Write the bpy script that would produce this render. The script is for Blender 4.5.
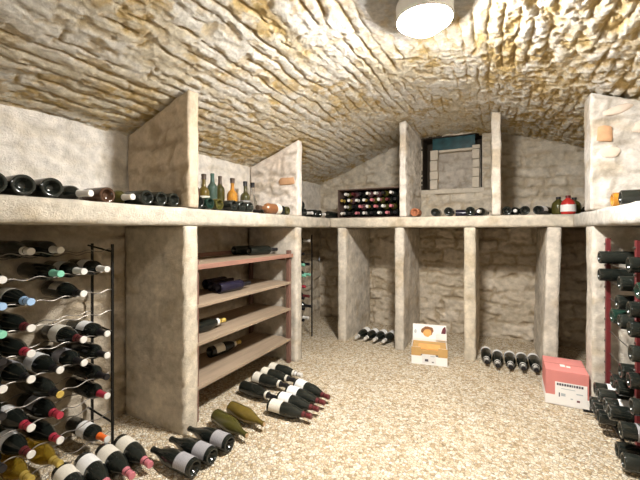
import bpy, bmesh, math, random
import numpy as np
from mathutils import Vector, Matrix

random.seed(7)
for o in list(bpy.data.objects):
    bpy.data.objects.remove(o, do_unlink=True)
S = bpy.context.scene
C = S.collection

# ------------------------------------------------------------ camera, light, exposure
cam_d = bpy.data.cameras.new('camera')
cam = bpy.data.objects.new('camera', cam_d); C.objects.link(cam)
cam.location = (0, 0, 1.14)
cam.rotation_euler = (math.pi/2, 0, math.atan(175/350))
cam_d.sensor_width = 36.0
cam_d.lens = 36.0*350/640
cam_d.shift_y = -10/640
cam_d.clip_start = 0.02
S.camera = cam
w = bpy.data.worlds.new('world'); S.world = w; w.use_nodes = True
w.node_tree.nodes['Background'].inputs[0].default_value = (.9, .95, 1, 1)
w.node_tree.nodes['Background'].inputs[1].default_value = .3
S.view_settings.view_transform = 'Standard'
S.view_settings.look = 'None'
S.view_settings.gamma = 1.0
S.view_settings.use_curve_mapping = False
S.view_settings.exposure = 0.58
LAMP_MAIN = 540.0
LAMP_FILL = 90.0

# ------------------------------------------------------------ numpy noise
def _h(ix, iy, iz, seed):
    n = (ix*73856093) ^ (iy*19349663) ^ (iz*83492791) ^ (seed*2654435)
    n = (n ^ (n >> 13))*1274126177 & 0x7fffffff
    n = (n ^ (n >> 16))*668265263 & 0x7fffffff
    return ((n >> 5) & 0xffff)/65535.0
def vnoise(x, y, z=None, seed=0):
    x = np.asarray(x, float); y = np.asarray(y, float)
    z = np.zeros_like(x) if z is None else np.asarray(z, float)
    xi = np.floor(x).astype(np.int64); yi = np.floor(y).astype(np.int64); zi = np.floor(z).astype(np.int64)
    fx, fy, fz = x-xi, y-yi, z-zi
    fx = fx*fx*(3-2*fx); fy = fy*fy*(3-2*fy); fz = fz*fz*(3-2*fz)
    r = 0
    for a in (0, 1):
        for b in (0, 1):
            for c in (0, 1):
                wt = (fx if a else 1-fx)*(fy if b else 1-fy)*(fz if c else 1-fz)
                r = r+wt*_h(xi+a, yi+b, zi+c, seed)
    return r*2-1
def fbm(x, y, z=None, seed=0, oct=4):
    r = 0; a = 1; t = 0
    for i in range(oct):
        k = 2.03**i
        r = r+a*vnoise(np.asarray(x)*k, np.asarray(y)*k, None if z is None else np.asarray(z)*k, seed+i*17)
        t += a; a *= .52
    return r/t
def smooth(a, b, x):
    t = np.clip((x-a)/(b-a), 0, 1); return t*t*(3-2*t)
def masonry(u, v, row, length, seed, wob=.25):
    """distance to the nearest joint (metres) and a random value per stone"""
    v2 = v/row+wob*fbm(u*2.2, v*2.2, seed=seed, oct=3)
    r = np.floor(v2).astype(np.int64); fv = v2-r
    z0 = np.zeros_like(r)
    L = length*(.7+.7*_h(r, z0, z0, seed+3))
    u2 = u/L+_h(r, z0, z0, seed+5)*7+.12*fbm(u*5, v*5, seed=seed+9, oct=2)
    c = np.floor(u2).astype(np.int64); fu = u2-c
    jl = .25*(_h(c, r, z0, seed+7)-.5); jr = .25*(_h(c+1, r, z0, seed+7)-.5)
    du = np.minimum(np.abs(fu-jl), np.abs(1+jr-fu))*L
    dv = np.minimum(fv, 1-fv)*row
    return du, dv, _h(c, r, z0, seed+11)
def mixc(a, b, t):
    t = np.asarray(t)[..., None]
    return np.asarray(a)*(1-t)+np.asarray(b)*t

# ------------------------------------------------------------ materials
def nodes(m):
    m.use_nodes = True
    return m.node_tree.nodes, m.node_tree.links, m.node_tree.nodes['Principled BSDF']
def plain(name, col, rough=.5, metal=0., spec=.5, mottling=.0, scale=30, bump=0., trans=0., ior=1.45, coat=0.):
    m = bpy.data.materials.new(name); N, L, P = nodes(m)
    P.inputs['Roughness'].default_value = rough
    P.inputs['Metallic'].default_value = metal
    P.inputs['Specular IOR Level'].default_value = spec
    P.inputs['Transmission Weight'].default_value = trans
    P.inputs['IOR'].default_value = ior
    P.inputs['Coat Weight'].default_value = coat
    tc = N.new('ShaderNodeTexCoord'); nz = N.new('ShaderNodeTexNoise')
    nz.inputs['Scale'].default_value = scale; nz.inputs['Detail'].default_value = 4
    L.new(tc.outputs['Object'], nz.inputs['Vector'])
    mx = N.new('ShaderNodeMix'); mx.data_type = 'RGBA'
    mx.inputs[6].default_value = (*[c*(1-mottling) for c in col], 1)
    mx.inputs[7].default_value = (*[min(1, c*(1+mottling)) for c in col], 1)
    L.new(nz.outputs['Fac'], mx.inputs[0]); L.new(mx.outputs[2], P.inputs['Base Color'])
    if bump:
        b = N.new('ShaderNodeBump'); b.inputs['Strength'].default_value = bump; b.inputs['Distance'].default_value = .004
        L.new(nz.outputs['Fac'], b.inputs['Height']); L.new(b.outputs['Normal'], P.inputs['Normal'])
    return m
def mineral(name, mott=.18, scale=14, bump=.5, dist=.006, rough=.92):
    """rough mineral surface: colour from the 'tint' attribute, broken up by noise"""
    m = bpy.data.materials.new(name); N, L, P = nodes(m)
    P.inputs['Roughness'].default_value = rough; P.inputs['Specular IOR Level'].default_value = .2
    tc = N.new('ShaderNodeTexCoord'); at = N.new('ShaderNodeAttribute'); at.attribute_name = 'tint'
    n1 = N.new('ShaderNodeTexNoise'); n1.inputs['Scale'].default_value = scale; n1.inputs['Detail'].default_value = 6; n1.inputs['Roughness'].default_value = .65
    n2 = N.new('ShaderNodeTexNoise'); n2.inputs['Scale'].default_value = scale*6; n2.inputs['Detail'].default_value = 5; n2.inputs['Roughness'].default_value = .7
    for n in (n1, n2): L.new(tc.outputs['Object'], n.inputs['Vector'])
    mr = N.new('ShaderNodeMapRange'); mr.inputs['From Min'].default_value = .3; mr.inputs['From Max'].default_value = .7
    mr.inputs['To Min'].default_value = 1-mott; mr.inputs['To Max'].default_value = 1+mott*.7
    L.new(n1.outputs['Fac'], mr.inputs['Value'])
    mu = N.new('ShaderNodeMix'); mu.data_type = 'RGBA'; mu.blend_type = 'MULTIPLY'; mu.inputs[0].default_value = 1
    L.new(at.outputs['Color'], mu.inputs[6]); L.new(mr.outputs['Result'], mu.inputs[7])
    L.new(mu.outputs[2], P.inputs['Base Color'])
    ad = N.new('ShaderNodeMath'); ad.operation = 'ADD'
    L.new(n1.outputs['Fac'], ad.inputs[0]); L.new(n2.outputs['Fac'], ad.inputs[1])
    b = N.new('ShaderNodeBump'); b.inputs['Strength'].default_value = bump; b.inputs['Distance'].default_value = dist
    L.new(ad.outputs[0], b.inputs['Height']); L.new(b.outputs['Normal'], P.inputs['Normal'])
    return m
def gravel():
    m = bpy.data.materials.new('pale_gravel'); N, L, P = nodes(m)
    P.inputs['Roughness'].default_value = .85; P.inputs['Specular IOR Level'].default_value = .25
    tc = N.new('ShaderNodeTexCoord')
    wn = N.new('ShaderNodeTexNoise'); wn.inputs['Scale'].default_value = 40
    L.new(tc.outputs['Object'], wn.inputs['Vector'])
    wm = N.new('ShaderNodeVectorMath'); wm.operation = 'MULTIPLY_ADD'; wm.inputs[1].default_value = (.012,)*3
    L.new(wn.outputs['Color'], wm.inputs[0]); L.new(tc.outputs['Object'], wm.inputs[2])
    v = N.new('ShaderNodeTexVoronoi'); v.inputs['Scale'].default_value = 62
    ve = N.new('ShaderNodeTexVoronoi'); ve.feature = 'DISTANCE_TO_EDGE'; ve.inputs['Scale'].default_value = 62
    for q in (v, ve): L.new(wm.outputs[0], q.inputs['Vector'])
    cr = N.new('ShaderNodeValToRGB'); sep = N.new('ShaderNodeSeparateColor')
    L.new(v.outputs['Color'], sep.inputs[0]); L.new(sep.outputs[0], cr.inputs['Fac'])
    e = cr.color_ramp.elements
    e[0].color = (.38, .28, .165, 1); e[1].color = (.80, .74, .62, 1)
    for p, c in ((.16, (.56, .43, .27, 1)), (.42, (.65, .535, .38, 1)), (.74, (.73, .635, .48, 1))):
        q = e.new(p); q.color = c
    big = N.new('ShaderNodeTexNoise'); big.inputs['Scale'].default_value = 2.2; big.inputs['Detail'].default_value = 4
    L.new(tc.outputs['Object'], big.inputs['Vector'])
    gap = N.new('ShaderNodeMapRange'); gap.inputs['From Max'].default_value = .12; gap.inputs['To Min'].default_value = .42
    L.new(ve.outputs['Distance'], gap.inputs['Value'])
    m1 = N.new('ShaderNodeMix'); m1.data_type = 'RGBA'; m1.blend_type = 'MULTIPLY'; m1.inputs[0].default_value = 1
    L.new(cr.outputs['Color'], m1.inputs[6]); L.new(gap.outputs['Result'], m1.inputs[7])
    bm = N.new('ShaderNodeMapRange'); bm.inputs['From Min'].default_value = .3; bm.inputs['From Max'].default_value = .7
    bm.inputs['To Min'].default_value = .88; bm.inputs['To Max'].default_value = 1.06
    L.new(big.outputs['Fac'], bm.inputs['Value'])
    m2 = N.new('ShaderNodeMix'); m2.data_type = 'RGBA'; m2.blend_type = 'MULTIPLY'; m2.inputs[0].default_value = 1
    L.new(m1.outputs[2], m2.inputs[6]); L.new(bm.outputs['Result'], m2.inputs[7])
    L.new(m2.outputs[2], P.inputs['Base Color'])
    hh = N.new('ShaderNodeMath'); hh.operation = 'ADD'
    hm = N.new('ShaderNodeMapRange'); hm.inputs['From Max'].default_value = .3; L.new(ve.outputs['Distance'], hm.inputs['Value'])
    L.new(hm.outputs['Result'], hh.inputs[0]); L.new(sep.outputs[1], hh.inputs[1])
    b = N.new('ShaderNodeBump'); b.inputs['Strength'].default_value = .9; b.inputs['Distance'].default_value = .006
    L.new(hh.outputs[0], b.inputs['Height']); L.new(b.outputs['Normal'], P.inputs['Normal'])
    return m
def wood(name, col, axis='Y'):
    m = bpy.data.materials.new(name); N, L, P = nodes(m)
    P.inputs['Roughness'].default_value = .75; P.inputs['Specular IOR Level'].default_value = .25
    tc = N.new('ShaderNodeTexCoord'); mp = N.new('ShaderNodeMapping')
    mp.inputs['Scale'].default_value = {'Y': (40, 2.5, 40), 'X': (2.5, 40, 40), 'Z': (40, 40, 2.5)}[axis]
    L.new(tc.outputs['Object'], mp.inputs['Vector'])
    nz = N.new('ShaderNodeTexNoise'); nz.inputs['Scale'].default_value = 1; nz.inputs['Detail'].default_value = 5
    L.new(mp.outputs[0], nz.inputs['Vector'])
    mx = N.new('ShaderNodeMix'); mx.data_type = 'RGBA'
    mx.inputs[6].default_value = (*[c*.55 for c in col], 1); mx.inputs[7].default_value = (*[min(1, c*1.35) for c in col], 1)
    L.new(nz.outputs['Fac'], mx.inputs[0]); L.new(mx.outputs[2], P.inputs['Base Color'])
    b = N.new('ShaderNodeBump'); b.inputs['Strength'].default_value = .3; b.inputs['Distance'].default_value = .003
    L.new(nz.outputs['Fac'], b.inputs['Height']); L.new(b.outputs['Normal'], P.inputs['Normal'])
    return m
def paper(name, col, ink, scale=220):
    """paper printed with fine lines of small type"""
    m = bpy.data.materials.new(name); N, L, P = nodes(m)
    P.inputs['Roughness'].default_value = .7; P.inputs['Specular IOR Level'].default_value = .3
    tc = N.new('ShaderNodeTexCoord'); wv = N.new('ShaderNodeTexWave'); wv.bands_direction = 'Z'
    wv.inputs['Scale'].default_value = 28; wv.inputs['Distortion'].default_value = 0
    nz = N.new('ShaderNodeTexNoise'); nz.inputs['Scale'].default_value = scale
    L.new(tc.outputs['Object'], wv.inputs['Vector']); L.new(tc.outputs['Object'], nz.inputs['Vector'])
    g1 = N.new('ShaderNodeMath'); g1.operation = 'GREATER_THAN'; g1.inputs[1].default_value = .8; L.new(wv.outputs['Fac'], g1.inputs[0])
    g2 = N.new('ShaderNodeMath'); g2.operation = 'GREATER_THAN'; g2.inputs[1].default_value = .5; L.new(nz.outputs['Fac'], g2.inputs[0])
    mm = N.new('ShaderNodeMath'); mm.operation = 'MULTIPLY'; L.new(g1.outputs[0], mm.inputs[0]); L.new(g2.outputs[0], mm.inputs[1])
    mx = N.new('ShaderNodeMix'); mx.data_type = 'RGBA'; mx.inputs[6].default_value = (*col, 1); mx.inputs[7].default_value = (*ink, 1)
    L.new(mm.outputs[0], mx.inputs[0]); L.new(mx.outputs[2], P.inputs['Base Color'])
    return m
def glow(name, strength, col=(1, .97, .925)):
    m = bpy.data.materials.new(name); N, L, P = nodes(m)
    P.inputs['Base Color'].default_value = (.9, .9, .9, 1)
    P.inputs['Emission Color'].default_value = (*col, 1); P.inputs['Emission Strength'].default_value = strength
    return m

M = dict(
    vault=mineral('vault_plaster', .24, 38, 1.0, .016), wall=mineral('rubble_masonry', .26, 18, .9, .012),
    concrete=mineral('rough_concrete', .26, 20, .9, .009), floor=gravel(),
    wood=wood('weathered_board', (.31, .235, .165)), woodr=wood('red_brown_rail', (.28, .15, .11)), woodz=wood('red_brown_post', (.17, .09, .068), 'Z'),
    black=plain('black_iron', (.012, .011, .01), .5, .6, mottling=.3),
    wire=plain('grey_wire', (.17, .155, .135), .4, .7, mottling=.2),
    red=plain('red_painted_steel', (.14, .020, .022), .45, .1, mottling=.25),
    glass=plain('dark_bottle_glass', (.010, .012, .010), .09, 0, .55, mottling=.4, scale=25),
    dusty=plain('dusty_dark_glass', (.015, .017, .014), .15, 0, .5, mottling=.5, scale=40),
    olive=plain('olive_bottle_glass', (.055, .050, .012), .1, 0, .6, mottling=.35, scale=20),
    olivebright=plain('amber_olive_glass', (.12, .085, .018), .1, 0, .6, mottling=.5, scale=20),
    deepgreen=plain('deep_green_glass', (.008, .024, .017), .1, 0, .55, mottling=.4), amberbrown=plain('amber_brown_glass', (.20, .085, .035), .12, 0, .55, mottling=.4),
    green=plain('green_bottle_glass', (.05, .085, .066), .1, 0, .6, mottling=.4),
    golden=plain('golden_wine_glass', (.62, .42, .05), .08, 0, .55, mottling=.4, scale=18, trans=.8),
    amber=plain('amber_spirit_glass', (.75, .36, .05), .07, 0, .55, mottling=.3, scale=18, trans=.6),
    brown=plain('brown_spirit_glass', (.065, .034, .02), .12, 0, .55, mottling=.4),
    navy=plain('navy_wrapped_glass', (.014, .012, .026), .25, 0, .5, mottling=.4),
    rosy=plain('rosy_bottle_glass', (.085, .045, .05), .2, 0, .5, mottling=.5),
    clear=plain('clear_glass', (.95, .95, .95), .02, 0, .5, trans=1.0),
    redglass=plain('red_bottle_enamel', (.42, .03, .025), .2, 0, .5, mottling=.25),
    clay=plain('terracotta', (.36, .14, .07), .8, 0, .2, mottling=.3, bump=.3),
    cork=plain('cork', (.42, .28, .16), .85, 0, .2, mottling=.3, scale=120),
    cap_red=plain('crimson_foil', (.40, .035, .06), .35, .2, mottling=.2),
    cap_dred=plain('dark_red_foil', (.12, .022, .024), .4, .2, mottling=.2),
    cap_pink=plain('rose_foil', (.52, .17, .20), .4, .1, mottling=.2),
    cap_orange=plain('orange_foil', (.78, .15, .025), .4, .1, mottling=.2),
    cap_black=plain('black_foil', (.014, .013, .015), .35, .2, mottling=.2),
    cap_white=plain('white_foil', (.64, .62, .58), .35, 0, mottling=.1),
    cap_green=plain('pale_green_foil', (.22, .55, .40), .35, .1, mottling=.2),
    cap_blue=plain('pale_blue_foil', (.32, .48, .70), .35, .1, mottling=.2),
    cap_teal=plain('dark_green_foil', (.04, .09, .07), .4, .1, mottling=.2), cap_brown=plain('brown_foil', (.07, .045, .03), .4, .1, mottling=.2),
    cap_gold=plain('gold_foil', (.55, .40, .10), .35, .4, mottling=.2),
    label=paper('cream_label', (.66, .62, .53), (.5, .46, .4)),
    label_white=paper('white_label', (.72, .71, .69), (.6, .59, .59)),
    label_grey=paper('grey_label', (.30, .29, .30), (.2, .19, .2)),
    label_red=paper('red_label', (.4, .06, .06), (.7, .6, .4)),
    card_red=plain('salmon_card', (.60, .225, .20), .75, 0, .2, mottling=.08, scale=12),
    card_white=plain('white_card', (.82, .80, .77), .75, 0, .2, mottling=.04, scale=12),
    card_yellow=plain('mustard_card', (.50, .31, .12), .75, 0, .2, mottling=.18, scale=14),
    print_dark=plain('dark_print', (.07, .06, .08), .8), print_grey=plain('grey_print', (.42, .46, .48), .8),
    print_brown=plain('brown_print', (.22, .10, .045), .8, mottling=.3, scale=60), print_orange=plain('orange_print', (.78, .38, .12), .8, mottling=.25, scale=50),
    print_plum=plain('plum_print', (.13, .03, .04), .8, mottling=.4, scale=80), print_pale=plain('pale_print', (.9, .72, .68), .8),
    brick=plain('orange_brick', (.50, .30, .17), .9, 0, .15, mottling=.25, scale=25, bump=.6),
    stone=plain('pinkish_stone', (.60, .50, .42), .9, 0, .15, mottling=.2, scale=25, bump=.6),
    teal=plain('dark_teal_glass', (.014, .066, .078), .22, 0, .6, mottling=.95, scale=14),
    jamb=plain('pale_dressed_stone', (.60, .54, .45), .9, 0, .15, mottling=.2, scale=25, bump=.6), darkstone=plain('dark_niche_stone', (.060, .048, .036), .9, 0, .15, mottling=.4, scale=14, bump=.6),  # near-black tone for the niche's left reveal, back and lintel
    crate=plain('dark_brown_crate', (.10, .066, .052), .8, 0, .2, mottling=.4, scale=30),
    lampcase=plain('white_enamel', (.8, .8, .78), .4, 0, .4, mottling=.03),
    glow_main=glow('lit_lamp_glass', LAMP_MAIN), glow_fill=glow('fill_lamp_glass', LAMP_FILL),
)

# ------------------------------------------------------------ object helpers
def link(o, parent=None):
    C.objects.link(o)
    if parent: o.parent = parent
    return o
def tag(o, label=None, cat=None, group=None, kind=None):
    if label: o['label'] = label
    if cat: o['category'] = cat
    if group: o['group'] = group
    if kind: o['kind'] = kind
    return o
def empty(name, loc=(0, 0, 0), rotz=0.):
    o = bpy.data.objects.new(name, None); o.empty_display_size = .05
    C.objects.link(o); o.location = loc; o.rotation_euler = (0, 0, rotz); return o
def mesh_from(name, V, F, mat, smooth_=False, tint=None):
    me = bpy.data.meshes.new(name)
    V = np.asarray(V, float).reshape(-1, 3); F = np.asarray(F, np.int64)
    if F.ndim == 2:
        n, k = F.shape
        me.vertices.add(len(V)); me.vertices.foreach_set('co', V.ravel())
        me.loops.add(n*k); me.loops.foreach_set('vertex_index', F.ravel().astype(np.int32))
        me.polygons.add(n); me.polygons.foreach_set('loop_start', (np.arange(n)*k).astype(np.int32))
        me.update(calc_edges=True); me.validate()
    if tint is not None:
        ca = me.color_attributes.new('tint', 'FLOAT_COLOR', 'POINT')
        t = np.ones((len(V), 4)); t[:, :3] = np.clip(np.asarray(tint).reshape(-1, 3), 0, 1)
        ca.data.foreach_set('color', t.ravel())
    me.materials.append(mat)
    if smooth_: me.polygons.foreach_set('use_smooth', np.ones(len(me.polygons), bool))
    return me
def grid_faces(nu, nv, flip=False, keep=None):
    i = np.arange(nu*nv).reshape(nu, nv)
    F = np.stack([i[:-1, :-1], i[1:, :-1], i[1:, 1:], i[:-1, 1:]], -1)
    if keep is not None: F = F[keep]
    F = F.reshape(-1, 4)
    return F[:, ::-1] if flip else F
class B:
    """collects boxes, tubes and lathes into one mesh"""
    def __init__(s): s.bm = bmesh.new()
    def box(s, a, b, bev=0.):
        r = bmesh.ops.create_cube(s.bm, size=1)
        vs = r['verts']
        for v in vs: v.co = Vector([a[i]+(v.co[i]+.5)*(b[i]-a[i]) for i in range(3)])
        if bev:
            es = list({e for v in vs for e in v.link_edges})
            bmesh.ops.bevel(s.bm, geom=es, offset=bev, segments=2, affect='EDGES', profile=.6)
        return s
    def tube(s, pts, r, n=8):
        pts = [Vector(p) for p in pts]; rings = []
        for i, p in enumerate(pts):
            t = (pts[min(i+1, len(pts)-1)]-pts[max(i-1, 0)]).normalized()
            a = t.orthogonal() if abs(t.z) > .9 else t.cross(Vector((0, 0, 1)))
            a.normalize(); b = t.cross(a)
            rings.append([s.bm.verts.new(p+r*(math.cos(q)*a+math.sin(q)*b)) for q in [2*math.pi*k/n for k in range(n)]])
        for A, Bq in zip(rings, rings[1:]):
            for k in range(n): s.bm.faces.new((A[k], A[(k+1) % n], Bq[(k+1) % n], Bq[k]))
        s.bm.faces.new(rings[0][::-1]); s.bm.faces.new(rings[-1]); return s
    def lathe(s, prof, n=24, arc=None):
        rings = []
        for r, z in prof:
            if r < 1e-6: rings.append([s.bm.verts.new((0, 0, z))])
            else: rings.append([s.bm.verts.new((r*math.cos(2*math.pi*k/n), r*math.sin(2*math.pi*k/n), z)) for k in range(n)])
        for A, Bq in zip(rings, rings[1:]):
            for k in range(n):
                k2 = (k+1) % n
                if len(A) == 1 and len(Bq) == 1: continue
                if len(A) == 1: s.bm.faces.new((A[0], Bq[k2], Bq[k]))
                elif len(Bq) == 1: s.bm.faces.new((A[k], A[k2], Bq[0]))
                else: s.bm.faces.new((A[k], A[k2], Bq[k2], Bq[k]))
        return s
    def arc_shell(s, r, z0, z1, half, th=.0009, n=14):
        g = []
        for rr in (r+th, r+.0001):
            g.append([[s.bm.verts.new((rr*math.cos(a), rr*math.sin(a), z)) for z in (z0, z1)] for a in [half*(2*k/n-1) for k in range(n+1)]])
        o, i = g
        for k in range(n):
            s.bm.faces.new((o[k][0], o[k+1][0], o[k+1][1], o[k][1])); s.bm.faces.new((i[k][1], i[k+1][1], i[k+1][0], i[k][0]))
            s.bm.faces.new((o[k][1], o[k+1][1], i[k+1][1], i[k][1])); s.bm.faces.new((i[k][0], i[k+1][0], o[k+1][0], o[k][0]))
        s.bm.faces.new((o[0][0], o[0][1], i[0][1], i[0][0])); s.bm.faces.new((o[n][1], o[n][0], i[n][0], i[n][1])); return s
    def mesh(s, name, mat, sm=False, angle=None):
        bmesh.ops.recalc_face_normals(s.bm, faces=s.bm.faces)
        me = bpy.data.meshes.new(name); s.bm.to_mesh(me); s.bm.free(); me.materials.append(mat)
        if sm:
            for p in me.polygons: p.use_smooth = True
            if angle: 
                try: me.set_sharp_from_angle(angle=angle)
                except Exception: pass
        return me
    def obj(s, name, mat, parent=None, sm=False, angle=None):
        return link(bpy.data.objects.new(name, s.mesh(name, mat, sm, angle)), parent)

# ------------------------------------------------------------ the room
_kx = np.array([-2.12, -1.80, -1.53, -1.28, -1.04, -.75, -.45, -.15, .164, .35, .605, .82, 1.05, 1.25])
_kz = np.array([1.715, 1.835, 1.945, 2.05, 2.14, 2.195, 2.215, 2.19, 2.125, 2.08, 1.99, 1.915, 1.80, 1.68])
_xs = np.linspace(-2.12, 1.25, 700); _zs = np.interp(_xs, _kx, _kz)
_pad = np.r_[2*_zs[0]-_zs[60:0:-1], _zs, 2*_zs[-1]-_zs[-2:-62:-1]]
_zs = np.convolve(_pad, np.ones(61)/61, 'same')[60:-60]
def zv(x): return np.interp(x, _xs, _zs)

WL, WR, WB, WF = -2.07, 1.2, 4.15, -1.9
# vault
arc = np.r_[0, np.cumsum(np.hypot(np.diff(_xs), np.diff(_zs)))]
nu, nv = 500, 900
s_ = np.linspace(0, arc[-1], nu); X0 = np.interp(s_, arc, _xs); Z0 = np.interp(s_, arc, _zs)
tx = np.gradient(X0); tz = np.gradient(Z0); ln = np.hypot(tx, tz); nx_, nz_ = tz/ln, -tx/ln    # inward normal
yy = np.linspace(WF-.1, WB+.12, nv)
SS, YY = np.meshgrid(s_, yy, indexing='ij')
right = smooth(1.7, 2.5, SS)            # knobbly bare stones on the right flank, flaking plaster on the left
Yw = YY+.05*fbm(YY*7, SS*7, seed=201, oct=3); Sw = SS+.026*fbm(YY*3.5, SS*6, seed=202, oct=3)+.012*fbm(YY*15, SS*17, seed=203, oct=3)
du, dv, rnd = masonry(Yw, Sw, .070, .26, 21, .25)
lump = fbm(YY*9, SS*17, seed=31, oct=5); fine = fbm(YY*34, SS*44, seed=41, oct=3)
brk = smooth(-.16, .12, fbm(YY*4.2, SS*9, seed=4, oct=4))
wj = .0075+.010*fbm(YY*11, SS*14, seed=44, oct=3)+.004*right
groove_v = (1-smooth(.001, np.maximum(wj, .0025), dv))*brk
groove_u = (1-smooth(.001, .010, du))*smooth(-.05, .2, fbm(YY*6, SS*7, seed=14, oct=3)-.12*(1-right))
groove = np.maximum(groove_v, groove_u*.85)
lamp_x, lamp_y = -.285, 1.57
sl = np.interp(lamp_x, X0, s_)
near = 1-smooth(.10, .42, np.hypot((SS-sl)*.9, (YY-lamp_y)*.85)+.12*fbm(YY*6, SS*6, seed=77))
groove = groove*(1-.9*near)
pit = smooth(.14, .30, fbm(YY*13, SS*26, seed=55, oct=4))*(.55+.45*right)
knob = np.clip(np.abs(fbm(YY*13, SS*17, seed=51, oct=4))*2.6, 0, 1)
hgt = (-.015*groove+.0065*lump*(1-.7*near)+.0045*fine*(1-.5*near)-.009*pit*(1-.8*near)+.010*(.5-knob)*(right*1.1)*(1-.9*near)
       + .007*(rnd-.5)*(.6+right)*(1-near)+.006*(smooth(0, .070, dv)-.5)*(1-near))
patch = smooth(.0, .35, fbm(YY*2.2, SS*5, seed=61, oct=4))
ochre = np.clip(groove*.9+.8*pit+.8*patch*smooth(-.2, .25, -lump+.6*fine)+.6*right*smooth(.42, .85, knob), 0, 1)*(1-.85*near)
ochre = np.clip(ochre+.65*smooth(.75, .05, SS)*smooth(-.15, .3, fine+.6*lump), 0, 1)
cream = mixc((.84, .755, .59), (.90, .86, .78), smooth(-.25, .3, fbm(YY*1.8, SS*5, seed=71)+.6*lump+.4*fine))
cream = mixc(cream, (.52, .525, .53), near)  # smooth grey plaster round the lamp, colour darkened to offset its glare
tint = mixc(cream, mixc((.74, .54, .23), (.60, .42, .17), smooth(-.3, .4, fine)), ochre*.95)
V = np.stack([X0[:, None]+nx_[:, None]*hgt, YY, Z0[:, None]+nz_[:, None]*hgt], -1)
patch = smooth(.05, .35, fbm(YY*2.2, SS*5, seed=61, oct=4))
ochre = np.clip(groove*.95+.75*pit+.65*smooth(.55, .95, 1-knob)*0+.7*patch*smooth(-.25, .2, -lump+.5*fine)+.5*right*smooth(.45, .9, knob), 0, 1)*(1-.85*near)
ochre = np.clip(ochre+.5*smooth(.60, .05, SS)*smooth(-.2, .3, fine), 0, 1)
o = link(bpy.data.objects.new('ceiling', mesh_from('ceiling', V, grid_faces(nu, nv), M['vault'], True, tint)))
tag(o, kind='structure')

def wall_relief(u, z, seed, row=.125, length=.27, amp=.016):
    uw = u+.045*fbm(u*6, z*6, seed=seed+31, oct=3); zw = z+.035*fbm(u*5, z*6, seed=seed+33, oct=3)+.012*fbm(u*15, z*15, seed=seed+35, oct=2)
    du, dv, r = masonry(uw, zw, row, length, seed, .55)
    d = np.minimum(du, dv)
    j = (1-smooth(.002, .026, d+.008*fbm(u*20, z*20, seed=seed+2, oct=2)))*smooth(-.3, .15, fbm(u*5, z*5, seed=seed+37, oct=3))
    pits = smooth(.15, .4, fbm(u*11, z*18, seed=seed+39, oct=3))
    h = -amp*j+amp*1.0*fbm(u*8, z*11, seed=seed+4, oct=4)+.007*fbm(u*26, z*34, seed=seed+6, oct=3)+amp*.8*(r-.5)-amp*.7*pits
    return h, np.clip(j+.6*pits, 0, 1), r
RUB_A, RUB_B, MORT = (.50, .42, .31), (.62, .55, .45), (.46, .37, .25)
# left wall: earth-coloured masonry below the shelf, whitewash above it
ny, nz = 420, 130
Yg, Zg = np.meshgrid(np.linspace(WF, WB+.02, ny), np.linspace(-.05, 1.74, nz), indexing='ij')
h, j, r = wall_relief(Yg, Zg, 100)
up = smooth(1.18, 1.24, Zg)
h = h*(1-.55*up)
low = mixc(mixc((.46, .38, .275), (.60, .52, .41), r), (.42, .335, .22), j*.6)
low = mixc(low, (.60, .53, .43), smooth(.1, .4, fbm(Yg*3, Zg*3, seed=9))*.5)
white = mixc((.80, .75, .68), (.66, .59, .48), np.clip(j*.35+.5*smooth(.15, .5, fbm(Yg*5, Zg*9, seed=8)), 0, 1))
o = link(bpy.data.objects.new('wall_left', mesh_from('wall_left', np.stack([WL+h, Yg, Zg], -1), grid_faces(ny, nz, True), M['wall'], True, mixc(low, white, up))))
tag(o, kind='structure')
h, j, r = wall_relief(Yg, Zg, 140)
up = smooth(1.18, 1.24, Zg)
o = link(bpy.data.objects.new('wall_right', mesh_from('wall_right', np.stack([WR-h*(1-.4*up), Yg, Zg], -1), grid_faces(ny, nz), M['wall'], True, mixc(mixc(mixc(RUB_A, RUB_B, r), MORT, j*.6), (.8, .76, .7), up))))
tag(o, kind='structure')
# back wall, with the opening of the walled-up window
nx, nz = 300, 210
Xg, Zg = np.meshgrid(np.linspace(WL-.02, WR+.02, nx), np.linspace(-.05, 2.26, nz), indexing='ij')
h, j, r = wall_relief(Xg, Zg, 180, .13, .25, .02)
HX0, HX1, HZ0, HZ1 = -.745, -.125, 1.60, 2.19
keep = ~((Xg[:-1, :-1] > HX0-.012) & (Xg[1:, 1:] < HX1+.012) & (Zg[:-1, :-1] > HZ0-.012) & (Zg[1:, 1:] < HZ1+.012))
up = smooth(1.2, 1.26, Zg)
lowc = mixc(mixc((.50, .42, .31), (.68, .60, .49), r), (.36, .275, .17), j*.7)
upc = mixc(mixc((.60, .53, .42), (.72, .65, .54), r), (.48, .38, .25), j*.6)
o = link(bpy.data.objects.new('wall_back', mesh_from('wall_back', np.stack([Xg, WB-h, Zg], -1), grid_faces(nx, nz, False, keep), M['wall'], True, mixc(lowc, upc, up))))
tag(o, kind='structure')
# wall behind the camera
Xg, Zg = np.meshgrid(np.linspace(WL-.02, WR+.02, 150), np.linspace(-.05, 2.3, 105), indexing='ij')
h, j, r = wall_relief(Xg, Zg, 220)
o = link(bpy.data.objects.new('wall_front', mesh_from('wall_front', np.stack([Xg, WF+h, Zg], -1), grid_faces(150, 105, True), M['wall'], True, mixc(mixc((.66, .6, .5), (.76, .71, .62), r), (.55, .46, .33), j*.6))))
tag(o, kind='structure')
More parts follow.
